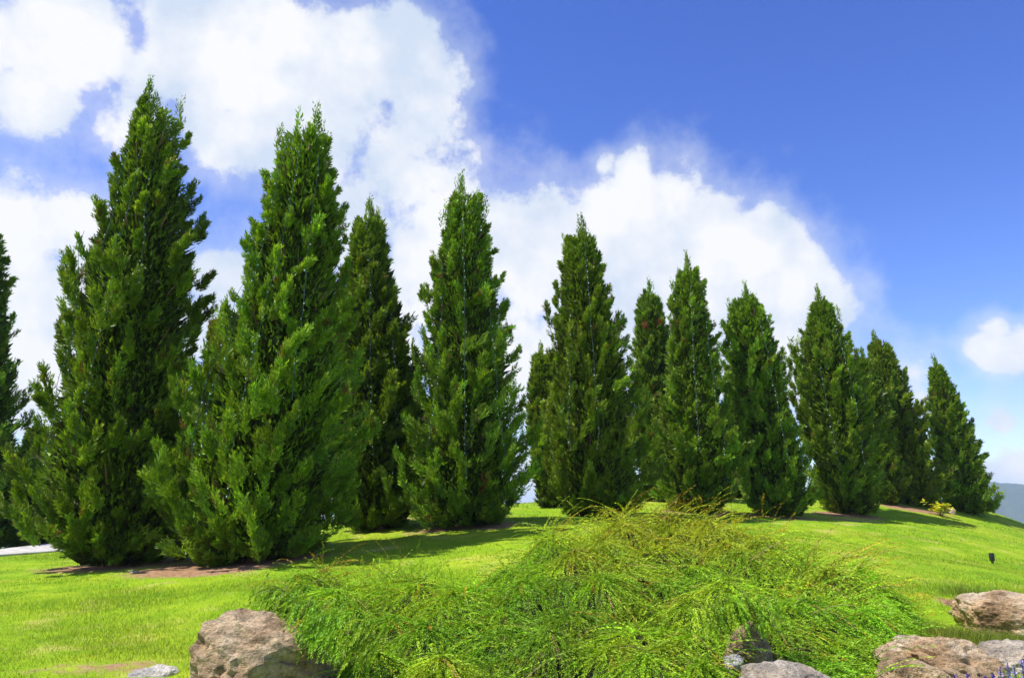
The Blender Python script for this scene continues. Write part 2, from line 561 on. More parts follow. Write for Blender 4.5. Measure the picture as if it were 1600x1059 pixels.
def twig_tris(base, d, length, width, rng):
    """one narrow scale-leaf sprig each: heel, shoulder, tip"""
    n = len(base)
    side = norm(np.cross(d, rng.normal(size=(n, 3))))
    sg = (width * .55)[:, None] * side
    V = np.stack([base - sg * .7, base + d * (length * .35)[:, None] + sg, base + d * length[:, None]], 1)
    return V.reshape(-1, 3), np.arange(n * 3).reshape(n, 3)

def make_tree(spec, seed):
    rng = np.random.default_rng(seed)
    Y = spec['depth']
    bx, by = spec['base']; tx, ty = spec['top']
    b = P(bx, by, Y)
    z0 = gz1(b[0], Y)
    top = P(tx, ty, Y)
    H = top[2] - z0
    root = np.array([b[0], Y, z0])
    # silhouette, read as a left and a right radius about a leaning axis
    hs, rl, rr_ = [], [], []
    for (py, xl, xr) in spec['prof']:
        a = P(xl, py, Y); c = P(xr, py, Y)
        h = (a[2] - z0) / H
        ax = b[0] + (top[0] - b[0]) * h
        hs.append(h); rl.append(max(.06, ax - a[0])); rr_.append(max(.06, c[0] - ax))
    o = np.argsort(hs)
    hs = np.array(hs)[o]; rl = np.array(rl)[o]; rr_ = np.array(rr_)[o]
    lean = np.array([top[0] - b[0], 0, 0])
    ph = rng.uniform(0, 6.28, 8)
    SH = .97                                         # plume tips reach past this shell
    def radius(h, az):
        l = np.interp(h, hs, rl); r = np.interp(h, hs, rr_)
        c = np.cos(az)
        R = (l + r) / 2 + (r - l) / 2 * c
        return R * SH * np.interp(h, [0, .45, .8], [1.06, 1.02, .98])
    def lump(h, az):
        z = h * H
        return (np.sin(az * 2 + z * 1.7 + ph[0]) * np.sin(z * 2.1 + ph[1]) + np.sin(az * 3 - z * 2.9 + ph[2]) * .8 + np.sin(az * 5 + z * 4.3 + ph[3]) * .6) * .05
    def axis(h):
        return root + lean * h[:, None] + np.array([0, 0, H]) * h[:, None]

    g = np.linspace(0.012, .945, 300)
    w = np.interp(g, hs, (rl + rr_) / 2) + .22
    w = w * (1 + 1.0 * (g < .07))                    # a full skirt down to the soil
    cdf = np.cumsum(w) / w.sum()
    scale = spec.get('scale', 1.0)
    m = 5                                            # plumes to a bough
    nb = int(spec['plumes'] * 1.55) // m
    u = (np.arange(nb) + rng.uniform(0, 1, nb)) / nb
    hb = np.interp(u, cdf, g)
    az = np.arange(nb) * 2.399963 + rng.normal(0, .22, nb)
    R = radius(hb, az) * (1 + lump(hb, az)) * rng.choice([1.10, .95, .80], nb, p=[.42, .38, .20]) * rng.uniform(.91, 1.10, nb)
    R = R * np.interp(hb, [.72, .95], [1, .68])
    stray = rng.uniform(0, 1, nb) < .10
    R = np.where(stray, R * 1.03 + .07, R)
    brad = np.stack([np.cos(az), np.sin(az), np.zeros(nb)], -1)
    btip = axis(hb) + brad * R[:, None]
    el = np.radians(np.interp(hb, [0, .05, .14, .5, .85, 1], [2, 22, 44, 55, 62, 78]) + rng.normal(0, 10, nb))
    az2 = az + rng.normal(0, .42, nb)
    bd = np.stack([np.cos(az2) * np.cos(el), np.sin(az2) * np.cos(el), np.sin(el)], -1)
    bd = norm(bd + np.array([.12, 0, 0]))
    Lb = rng.uniform(.48, .95, nb) * np.interp(hb, [0, .1, .4, .8, 1], [.85, 1.05, 1.0, .68, .45]) * scale
    # plumes of a bough: one at its apex, the others flared about it like a flame
    sb = np.concatenate([np.zeros((nb, 1)), rng.uniform(.08, .62, (nb, m - 1))], 1)
    pr = norm(np.cross(bd[:, None], rng.normal(size=(nb, m, 3))))
    fl = (.30 * np.sqrt(sb) * Lb[:, None] * rng.uniform(.5, 1.1, (nb, m)))
    tip = (btip[:, None] - bd[:, None] * (sb * Lb[:, None])[..., None] + pr * fl[..., None]).reshape(-1, 3)
    d = norm(bd[:, None] + pr * (.55 * np.sqrt(sb) * rng.uniform(.4, 1.2, (nb, m)))[..., None] + np.array([0, 0, .12])).reshape(-1, 3)
    Lp = (Lb[:, None] * rng.uniform(.40, .62, (nb, m))).ravel()
    h = np.repeat(hb, m); rad = np.repeat(brad, m, 0)
    bough_tone = np.repeat(rng.lognormal(0, .16, nb), m)
    # the leader and its companions at the top
    nl = 12
    lt = np.linspace(.84, 1.0, nl)
    laz = rng.uniform(0, 6.28, nl); lr = radius(lt, laz) * .4 * (1 - (lt - .84) / .16)
    ltip = axis(lt) + np.stack([np.cos(laz) * lr, np.sin(laz) * lr, np.zeros(nl)], -1)
    for (ex, ey) in spec.get('tips', []):
        ltip = np.concatenate([ltip, [P(ex, ey, Y + rng.uniform(-.1, .1))]])
    nl = len(ltip)
    ld = norm(np.stack([rng.normal(0, .12, nl), rng.normal(0, .12, nl), np.ones(nl)], -1))
    ll = rng.uniform(.5, .8, nl) * scale
    tip = np.concatenate([tip, ltip]); d = np.concatenate([d, ld]); Lp = np.concatenate([Lp, ll]); h = np.concatenate([h, np.full(nl, .95)])
    rad = np.concatenate([rad, norm(ld * np.array([1, 1, 0]) + 1e-4)])
    n = len(tip); bough_tone = np.concatenate([bough_tone, np.ones(nl)])
    start = tip - d * Lp[:, None]
    S, K = spec.get('sub', 7), int(spec.get('twigs', 18) * 1.08)
    # side shoots
    t0 = np.linspace(0.0, .78, S)[None] + rng.uniform(-.05, .05, (n, S)); t0[:, 0] = .05
    perp = norm(np.cross(d[:, None], rng.normal(size=(n, S, 3))))
    ang = np.radians(rng.uniform(18, 42, (n, S))); ang[:, 0] = 0; ang[-nl:] *= .6
    sd = d[:, None] * np.cos(ang)[..., None] + perp * np.sin(ang)[..., None]
    sd = norm(sd + np.array([0, 0, .18]))
    sl_ = Lp[:, None] * (.50 - .22 * t0) * rng.uniform(.75, 1.2, (n, S)); sl_[:, 0] = Lp * .95
    so = start[:, None] + d[:, None] * (t0 * Lp[:, None])[..., None]
    tt = (np.arange(K)[None, None] + rng.uniform(0, 1, (n, S, K))) / K
    tt[:, 0] = tt[:, 0] * .75 + .25
    pos = so[:, :, None] + sd[:, :, None] * (tt * sl_[..., None])[..., None]
    pos = pos + np.array([0, 0, 1]) * (tt ** 2 * sl_[..., None] * .16)[..., None]
    p2 = norm(np.cross(sd[:, :, None], rng.normal(size=(n, S, K, 3))))
    pos = pos + p2 * (rng.uniform(0, .035, (n, S, K)) * scale * (1 - .7 * tt))[..., None]
    td = norm(sd[:, :, None] + p2 * rng.uniform(.35, .95, (n, S, K))[..., None] * (1 - .45 * tt)[..., None] + np.array([0, 0, .15]))
    tl = rng.uniform(.068, .115, (n, S, K)) * (1 - .35 * tt) * spec.get('leaf', 1.0)
    tw = tl * rng.uniform(.26, .42, (n, S, K))
    V, F = twig_tris(pos.reshape(-1, 3), td.reshape(-1, 3), tl.ravel(), tw.ravel(), rng)
    # tint: plume to plume, shoot to shoot, pale new growth on some shoot ends
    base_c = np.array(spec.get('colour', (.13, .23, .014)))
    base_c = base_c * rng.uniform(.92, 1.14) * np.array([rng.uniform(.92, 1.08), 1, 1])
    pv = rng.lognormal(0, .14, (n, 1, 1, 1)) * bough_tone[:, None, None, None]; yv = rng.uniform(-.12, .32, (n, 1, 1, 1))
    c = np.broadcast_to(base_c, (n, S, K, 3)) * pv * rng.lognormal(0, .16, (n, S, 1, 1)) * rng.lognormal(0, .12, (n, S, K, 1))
    c = c * (1 + yv * np.array([1.0, .28, .0]))
    fresh = (rng.uniform(0, 1, (n, S, 1)) < .5) * np.clip((tt - .6) / .4, 0, 1)
    c = c * (1 + fresh[..., None] * np.array([.75, .5, .2]))
    for (ex, ey, er) in spec.get('brown', []):
        q = P(ex, ey, Y)
        dist = np.hypot(tip[:, 0] - q[0], tip[:, 2] - Lp * .4 - q[2])
        m = (dist < er) & (tip[:, 1] < Y + .05)
        c[m] = np.array([.24, .085, .03]) * rng.lognormal(0, .3, (m.sum(), S, K, 1))
    dead = rng.uniform(0, 1, (n, S)) < spec.get('dead', .018)
    c[dead] = np.array([.16, .085, .03]) * rng.lognormal(0, .25, (dead.sum(), K, 1))
    C = np.repeat(c.reshape(-1, 3), 3, 0)
    # shaded interior growth
    ni = spec.get('inner', 5000) * 4
    hi = np.interp(rng.uniform(0, 1, ni), cdf, g) * .97
    azi = rng.uniform(0, 6.283, ni)
    Ri = radius(hi, azi) * np.sqrt(rng.uniform(.16, .50, ni))
    pi_ = axis(hi) + np.stack([np.cos(azi) * Ri, np.sin(azi) * Ri, np.zeros(ni)], -1)
    di = norm(np.stack([np.cos(azi), np.sin(azi), np.full(ni, 1.1)], -1) + rng.normal(0, .5, (ni, 3)))
    li = rng.uniform(.085, .15, ni) * scale * spec.get('leaf', 1.0)
    V2, F2 = twig_tris(pi_, di, li, li * .38, rng)
    C2 = np.repeat(base_c * np.array([1.0, .95, .95]) * rng.lognormal(0, .25, (ni, 1)), 3, 0)
    # coarse sprigs closing the crown's heart, its shade put into their dark green
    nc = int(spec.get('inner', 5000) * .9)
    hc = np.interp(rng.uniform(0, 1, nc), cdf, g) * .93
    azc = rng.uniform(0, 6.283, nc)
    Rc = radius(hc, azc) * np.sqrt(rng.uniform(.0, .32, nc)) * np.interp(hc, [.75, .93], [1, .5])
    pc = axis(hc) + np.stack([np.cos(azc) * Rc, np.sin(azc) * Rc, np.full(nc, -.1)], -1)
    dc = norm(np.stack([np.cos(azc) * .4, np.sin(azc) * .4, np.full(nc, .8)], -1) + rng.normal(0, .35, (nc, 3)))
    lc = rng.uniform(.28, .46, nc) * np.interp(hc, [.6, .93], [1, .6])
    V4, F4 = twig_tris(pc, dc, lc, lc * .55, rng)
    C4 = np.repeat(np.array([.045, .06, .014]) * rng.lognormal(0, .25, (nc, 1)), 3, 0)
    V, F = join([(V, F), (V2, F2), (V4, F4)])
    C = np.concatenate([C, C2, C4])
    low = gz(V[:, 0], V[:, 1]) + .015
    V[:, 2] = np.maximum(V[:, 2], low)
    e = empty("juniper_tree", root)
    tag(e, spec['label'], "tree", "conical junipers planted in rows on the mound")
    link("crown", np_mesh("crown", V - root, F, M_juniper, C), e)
    # trunk and limbs
    parts = []
    k = 14
    hh = np.linspace(0, .93, k)
    pts = axis(hh) + np.c_[rng.normal(0, .03, k), rng.normal(0, .03, k), np.zeros(k)]
    pts[0, 2] -= .15
    r0 = .035 + .016 * H
    rad_ = r0 * (1 - hh) ** .8 + .012
    rad_[0] *= 1.45
    parts.append(tube(pts, rad_, 9))
    for q in range(26):
        hq = rng.uniform(.03, .8); a = rng.uniform(0, 6.283)
        st = axis(np.array([hq]))[0]
        Rq = radius(np.array([min(1, hq + .06)]), np.array([a]))[0] * .78
        en = axis(np.array([min(1, hq + .05 + .05 * rng.uniform())]))[0] + np.array([math.cos(a) * Rq, math.sin(a) * Rq, .12])
        tq = np.linspace(0, 1, 6)[:, None]
        pq = st + (en - st) * tq + np.array([0, 0, -.14]) * np.sin(tq * np.pi) * Rq
        parts.append(tube(pq, np.linspace(r0 * .38, .008, 6), 5))
    V3, F3 = join(parts)
    link("trunk", np_mesh("trunk", V3 - root, F3, M_bark, None, True), e)
    return dict(axis=axis, radius=radius, H=H, root=root, Y=Y)

trees = [
    dict(name='T1', base=(178, 868), top=(236, 124), depth=13.4, plumes=900, sub=7, twigs=17, inner=7000, tips=[(282, 158), (262, 175), (243, 150)],
         prof=[(128, 230, 242), (150, 226, 286), (200, 206, 296), (250, 192, 302), (300, 182, 314), (350, 166, 316), (400, 126, 322), (420, 118, 322), (500, 118, 314), (560, 102, 310), (600, 80, 304), (650, 64, 300), (700, 46, 296), (750, 26, 292), (800, 45, 286), (850, 95, 276), (872, 130, 250)],
         label="tallest juniper, its crown split into two tips, beside the concrete footpath"),
    dict(name='T2', base=(396, 872), top=(494, 168), depth=12.9, plumes=900, sub=7, twigs=17, inner=7000, tips=[(466, 176), (440, 200), (514, 215)],
         prof=[(172, 488, 500), (195, 440, 515), (250, 416, 528), (300, 406, 538), (350, 397, 540), (400, 394, 546), (440, 374, 548), (500, 346, 560), (550, 328, 562), (600, 306, 572), (650, 284, 572), (700, 272, 566), (750, 266, 552), (800, 276, 540), (850, 292, 500), (875, 335, 462)],
         label="broad tall juniper standing over the bare soil patch, wide low skirt of branches"),
    dict(name='T2b', base=(592, 815), top=(578, 310), depth=16.6, plumes=620, sub=6, twigs=13, inner=4500, leaf=1.2, tips=[(590, 330), (560, 345)],
         prof=[(315, 570, 586), (350, 546, 608), (400, 532, 612), (450, 524, 622), (500, 518, 640), (550, 512, 656), (600, 508, 666), (650, 508, 670), (700, 512, 664), (750, 520, 655), (800, 540, 640)],
         label="darker juniper rising close behind the broad tall one, tip level with its shoulder", colour=(.135, .235, .014)),
    dict(name='T2c', base=(352, 845), top=(348, 475), depth=19.5, plumes=420, sub=6, twigs=11, inner=3500, leaf=1.25, dead=.06, colour=(.17, .215, .018), brown=[(330, 500, .25)],
         prof=[(480, 340, 356), (510, 325, 380), (560, 316, 392), (620, 308, 400), (700, 300, 405), (780, 295, 405), (835, 310, 390)],
         label="short yellowish juniper peeping out between the two tallest trees"),
    dict(name='T3', base=(730, 818), top=(720, 272), depth=15.6, plumes=760, sub=6, twigs=16, inner=5500, tips=[(745, 300), (757, 310), (697, 320)], brown=[(752, 765, .12)],
         prof=[(278, 714, 726), (300, 702, 758), (350, 692, 772), (400, 674, 780), (450, 668, 788), (500, 666, 796), (550, 660, 810), (600, 656, 814), (650, 644, 820), (700, 630, 830), (730, 624, 836), (770, 632, 816), (805, 655, 785), (822, 690, 770)],
         label="juniper standing alone above the gap in the ground cover, slender evenly tapered cone"),
    dict(name='T4', base=(928, 812), top=(907, 340), depth=17.8, plumes=720, sub=6, twigs=14, inner=5000, leaf=1.15, tips=[(882, 375), (928, 372)],
         prof=[(345, 900, 913), (365, 882, 928), (400, 870, 942), (450, 866, 954), (500, 863, 970), (550, 860, 984), (600, 858, 996), (650, 852, 1008), (700, 852, 1018), (750, 862, 1018), (800, 892, 1000), (815, 905, 975)],
         label="juniper directly behind the highest hump of the ground cover, shaggy lower branches"),
    dict(name='T4b', base=(858, 790), top=(845, 537), depth=22, plumes=340, sub=5, twigs=11, inner=2600, leaf=1.35,
         prof=[(542, 838, 852), (560, 828, 864), (600, 824, 880), (650, 822, 890), (700, 826, 895), (750, 836, 895), (780, 845, 885)],
         label="small juniper half hidden behind the shaggy one, beside a sunlit strip of lawn"),
    dict(name='T5', base=(1032, 785), top=(1014, 438), depth=24, plumes=440, sub=5, twigs=12, inner=3200, leaf=1.4, brown=[(1016, 513, .26)],
         prof=[(445, 1006, 1022), (470, 993, 1034), (500, 987, 1044), (550, 986, 1052), (600, 984, 1056), (650, 985, 1060), (700, 990, 1065), (760, 1000, 1065)],
         label="blunt topped juniper with a rust brown dead spot near its tip"),
    dict(name='T6', base=(1088, 805), top=(1073, 397), depth=20, plumes=640, sub=6, twigs=13, inner=4200, leaf=1.2, tips=[(1048, 440), (1102, 440), (1062, 425)],
         prof=[(403, 1068, 1078), (430, 1054, 1096), (460, 1046, 1104), (500, 1047, 1116), (550, 1048, 1124), (600, 1034, 1130), (650, 1024, 1140), (700, 1022, 1156), (740, 1020, 1156), (770, 1034, 1138), (802, 1062, 1110)],
         label="juniper with a thin spindly tip and one long branch spreading low", ),
    dict(name='T7', base=(1222, 812), top=(1164, 442), depth=20.8, plumes=640, sub=6, twigs=13, inner=4200, leaf=1.2, tips=[(1138, 470), (1180, 465)],
         prof=[(448, 1159, 1170), (470, 1136, 1182), (500, 1128, 1204), (550, 1124, 1220), (600, 1126, 1228), (650, 1128, 1236), (700, 1138, 1254), (750, 1150, 1268), (780, 1164, 1266), (803, 1192, 1252)],
         label="juniper with a bushy flat shouldered top, casting its shadow on open lawn"),
    dict(name='T8', base=(1330, 806), top=(1276, 449), depth=22.8, plumes=620, sub=6, twigs=12, inner=4200, leaf=1.3, tips=[(1236, 530), (1248, 530), (1308, 480)],
         prof=[(456, 1270, 1282), (480, 1266, 1306), (515, 1250, 1318), (550, 1236, 1332), (600, 1232, 1348), (650, 1240, 1366), (700, 1254, 1374), (750, 1268, 1376), (790, 1296, 1370), (805, 1310, 1355)],
         label="juniper with a sharp bare spire above a side shoulder, soil ring at its foot"),
    dict(name='T8b', base=(1385, 792), top=(1346, 545), depth=26, plumes=320, sub=5, twigs=11, inner=2400, leaf=1.45,
         prof=[(550, 1340, 1352), (575, 1330, 1362), (620, 1325, 1385), (680, 1330, 1400), (740, 1345, 1410), (785, 1365, 1405)],
         label="small juniper squeezed behind the sharp spired one"),
    dict(name='T9', base=(1428, 797), top=(1366, 517), depth=26.9, plumes=480, sub=6, twigs=11, inner=3400, leaf=1.4, tips=[(1392, 545)], dead=.04, colour=(.128, .20, .015),
         prof=[(522, 1360, 1374), (545, 1358, 1398), (580, 1348, 1412), (620, 1350, 1428), (660, 1362, 1448), (700, 1372, 1458), (750, 1384, 1472), (785, 1402, 1476)],
         label="juniper leaning with a blunt hooked tip, behind the yellow leaved shrub"),
    dict(name='T10', base=(1512, 808), top=(1459, 557), depth=27.6, plumes=460, sub=6, twigs=11, inner=3200, leaf=1.4, tips=[(1475, 585)],
         prof=[(562, 1454, 1465), (585, 1451, 1480), (620, 1452, 1498), (650, 1454, 1512), (700, 1458, 1528), (740, 1464, 1544), (775, 1474, 1554), (800, 1494, 1546)],
         label="last juniper of the row, standing against the blue mountain"),
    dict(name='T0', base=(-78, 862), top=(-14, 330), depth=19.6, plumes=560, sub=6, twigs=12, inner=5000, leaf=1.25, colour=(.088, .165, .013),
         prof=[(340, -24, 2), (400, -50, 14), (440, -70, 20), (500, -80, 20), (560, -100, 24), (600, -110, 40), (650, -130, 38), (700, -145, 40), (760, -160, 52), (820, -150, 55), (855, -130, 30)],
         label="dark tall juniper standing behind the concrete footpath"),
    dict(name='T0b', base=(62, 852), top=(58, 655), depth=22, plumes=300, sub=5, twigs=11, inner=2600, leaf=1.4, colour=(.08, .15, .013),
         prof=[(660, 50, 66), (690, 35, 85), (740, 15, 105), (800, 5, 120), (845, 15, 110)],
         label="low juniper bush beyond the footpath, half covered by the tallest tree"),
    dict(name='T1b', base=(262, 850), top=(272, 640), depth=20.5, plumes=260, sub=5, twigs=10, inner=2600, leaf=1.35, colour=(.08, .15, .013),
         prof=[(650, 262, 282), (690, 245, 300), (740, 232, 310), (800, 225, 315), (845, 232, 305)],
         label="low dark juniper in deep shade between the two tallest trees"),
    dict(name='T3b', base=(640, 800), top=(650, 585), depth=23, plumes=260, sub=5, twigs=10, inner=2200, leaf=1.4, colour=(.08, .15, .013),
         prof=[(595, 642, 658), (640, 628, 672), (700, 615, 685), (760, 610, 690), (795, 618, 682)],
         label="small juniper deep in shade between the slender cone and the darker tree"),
    dict(name='T4c', base=(1160, 782), top=(1150, 560), depth=26, plumes=260, sub=5, twigs=10, inner=2200, leaf=1.5,
         prof=[(570, 1143, 1157), (620, 1130, 1170), (690, 1122, 1180), (750, 1122, 1182), (778, 1130, 1175)],
         label="hidden juniper filling the gap behind the spindly tipped and flat shouldered trees"),
]
T = {}
for i, s in enumerate(trees):
    T[s['name']] = make_tree(s, 100 + i)

# ------------------------------------------------------------------ strings of lights hanging down the crowns
def light_string(tr, az0, az1, h0, h1, label, seed):
    rng = np.random.default_rng(seed)
    n = max(14, int((h0 - h1) * tr['H'] / .14))
    h = np.linspace(h0, h1, n)
    az = np.linspace(az0, az1, n) + rng.normal(0, .012, n)
    R = tr['radius'](h, az) * .99 + .03 + .03 * np.sin(np.arange(n) * .7 + seed)
    pts = tr['axis'](h) + np.stack([np.cos(az) * R, np.sin(az) * R, np.zeros(n)], -1)
    # taut between snags
    k = np.ones(3) / 3
    for c in range(3):
        pts[1:-1, c] = np.convolve(pts[:, c], k, 'valid')
    root = pts[0].copy()
    e = empty("string_light", root)
    tag(e, label, "string light", "light strings hung down the junipers")
    V, F = tube(pts, np.full(n, .0045), 4)
    link("cable", np_mesh("cable", V - root, F, M_wire), e)
    octv = np.array([[1, 0, 0], [0, 1, 0], [-1, 0, 0], [0, -1, 0], [0, 0, 1.5], [0, 0, -1.5]], float)
    octf = np.array([[0, 1, 4], [1, 2, 4], [2, 3, 4], [3, 0, 4], [1, 0, 5], [2, 1, 5], [3, 2, 5], [0, 3, 5]])
    ps = []
    for p in pts:
        if rng.uniform() < .6:
            ps.append((octv * rng.uniform(.006, .013) + p + rng.normal(0, .015, 3) - root, octf))
    V, F = join(ps)
    tag(link("bulbs", np_mesh("bulbs", V, F, M_bulb), e), kind="stuff")

FRONT = -math.pi / 2
strings = [
    ('T1', [(-.05, .0, .9, .52), (.35, -.05, .80, .22), (-.5, -.3, .62, .18), (.55, .5, .75, .5)], "pale bulb string hanging down the tallest juniper"),
    ('T2', [(-.35, -.35, .9, .2), (.05, -.02, .92, .12), (.55, .45, .85, .3), (-.5, -.45, .55, .2)], "pale bulb string hanging down the broad tall juniper"),
    ('T2b', [(.1, .1, .85, .2), (.6, .5, .6, .15)], "pale bulb string hanging down the darker juniper behind the broad one"),
    ('T3', [(.1, .05, .85, .12), (-.5, -.5, .7, .2), (.65, .6, .6, .12)], "pale bulb string hanging down the slender lone juniper"),
    ('T4', [(.05, .05, .88, .2), (-.55, -.5, .65, .2)], "pale bulb string hanging down the shaggy juniper behind the hump"),
    ('T6', [(-.1, -.1, .85, .2), (.5, .45, .7, .2)], "pale bulb string hanging down the spindly tipped juniper"),
    ('T7', [(.0, .05, .8, .2), (.55, .5, .6, .2)], "pale bulb string hanging down the flat shouldered juniper"),
    ('T8', [(.1, .1, .8, .2), (-.6, -.5, .6, .2)], "pale bulb string hanging down the sharp spired juniper"),
]
for q, (nm, ls, lab) in enumerate(strings):
    rank = sorted(range(len(ls)), key=lambda k: ls[k][3] - ls[k][2])
    words = {2: ["longer", "shorter"], 3: ["longest", "middling", "shortest"], 4: ["longest", "second longest", "second shortest", "shortest"]}[len(ls)]
    for w, (a0, a1, h0, h1) in enumerate(ls):
        light_string(T[nm], FRONT + a0, FRONT + a1, h0, h1, words[rank.index(w)] + " " + lab, q * 10 + w)

def span_cable(p0, p1, label):
    t = np.linspace(0, 1, 24)[:, None]
    pts = np.asarray(p0) + (np.asarray(p1) - np.asarray(p0)) * t - np.array([0, 0, .22]) * np.sin(t * np.pi)
    V, F = tube(pts, np.full(24, .008), 5)
    tag(link("supply_cable", np_mesh("supply_cable", V - pts[0], F, M_grey), loc=pts[0]), label, "cable", "supply cables strung between the junipers")

def at_h(nm, h):
    return T[nm]['axis'](np.array([h]))[0]
span_cable(at_h('T1', .42), at_h('T2', .42), "thin supply cable strung between the two tallest junipers")
span_cable(at_h('T2b', .42), at_h('T3', .40), "thin supply cable strung from the darker juniper to the slender lone one")

# ------------------------------------------------------------------ spreading juniper ground cover
def inside(poly, x, y):
    c = np.zeros(x.shape, bool)
    n = len(poly)
    for i in range(n):
        x0, y0 = poly[i]; x1, y1 = poly[(i + 1) % n]
        cond = ((y0 > y) != (y1 > y)) & (x < (x1 - x0) * (y - y0) / (y1 - y0 + 1e-12) + x0)
        c ^= cond
    return c

def edge_dist(poly, x, y):
    dmin = np.full(x.shape, 1e9)
    n = len(poly)
    for i in range(n):
        a = np.array(poly[i]); b = np.array(poly[(i + 1) % n]); ab = b - a
        t = np.clip(((x - a[0]) * ab[0] + (y - a[1]) * ab[1]) / (ab @ ab), 0, 1)
        dmin = np.minimum(dmin, np.hypot(x - a[0] - t * ab[0], y - a[1] - t * ab[1]))
    return dmin

outline_px = [(395, 935, 7.4), (425, 905, 8.3), (500, 878, 8.9), (565, 884, 8.9), (650, 888, 9.0), (730, 905, 8.9), (790, 872, 9.5), (850, 830, 9.8), (950, 818, 9.9), (1060, 812, 9.9), (1150, 815, 9.8), (1215, 846, 9.5),
              (1300, 868, 9.0), (1385, 890, 8.7), (1425, 930, 7.9), (1450, 965, 7.0), (1425, 1010, 6.2), (1395, 1050, 5.6), (1370, 1110, 5.1), (1000, 1180, 4.7), (640, 1170, 4.8), (565, 1090, 5.4), (500, 1020, 6.0), (425, 972, 6.6)]
poly = [tuple(P(*p)[:2]) for p in outline_px]
HOLE = P(1160, 1005, 5.85)

rngc = np.random.default_rng(31)
_pa = np.array(poly)
cl_x = rngc.uniform(_pa[:, 0].min(), _pa[:, 0].max(), 1500); cl_y = rngc.uniform(_pa[:, 1].min(), _pa[:, 1].max(), 1500)
_k = inside(poly, cl_x, cl_y) & (edge_dist(poly, cl_x, cl_y) > .12)
_c = np.c_[cl_x, cl_y][_k]
_sel = []
for q in _c:                                     # crowns of the plants, kept apart from one another
    if all((q[0] - t[0]) ** 2 + (q[1] - t[1]) ** 2 > .36 ** 2 for t in _sel):
        _sel.append(q)
clumps = np.array(_sel)
cl_h = rngc.uniform(.10, .36, len(clumps)); cl_r = rngc.uniform(.26, .42, len(clumps))

def bed_surface(x, y):
    zb = bed_z(x, y) - .12; g = gz(x, y)
    e = np.clip(edge_dist(poly, x, y) / .5, 0, 1)
    e = np.where(inside(poly, x, y), e, 0)
    s = np.sqrt(e * (2 - e))
    lump = np.zeros(x.shape)
    for (cx, cy), hh, rr in zip(clumps, cl_h, cl_r):
        lump = np.maximum(lump, hh * np.exp(-(((x - cx) ** 2 + (y - cy) ** 2) / rr ** 2)))
    hz = g + np.maximum(zb - g, .12) * s + (lump - .11) * s
    hd = np.exp(-(((x - HOLE[0]) / .26) ** 2 + ((y - HOLE[1]) / .34) ** 2) * 1.2)
    return hz - hd * .42, s, hd

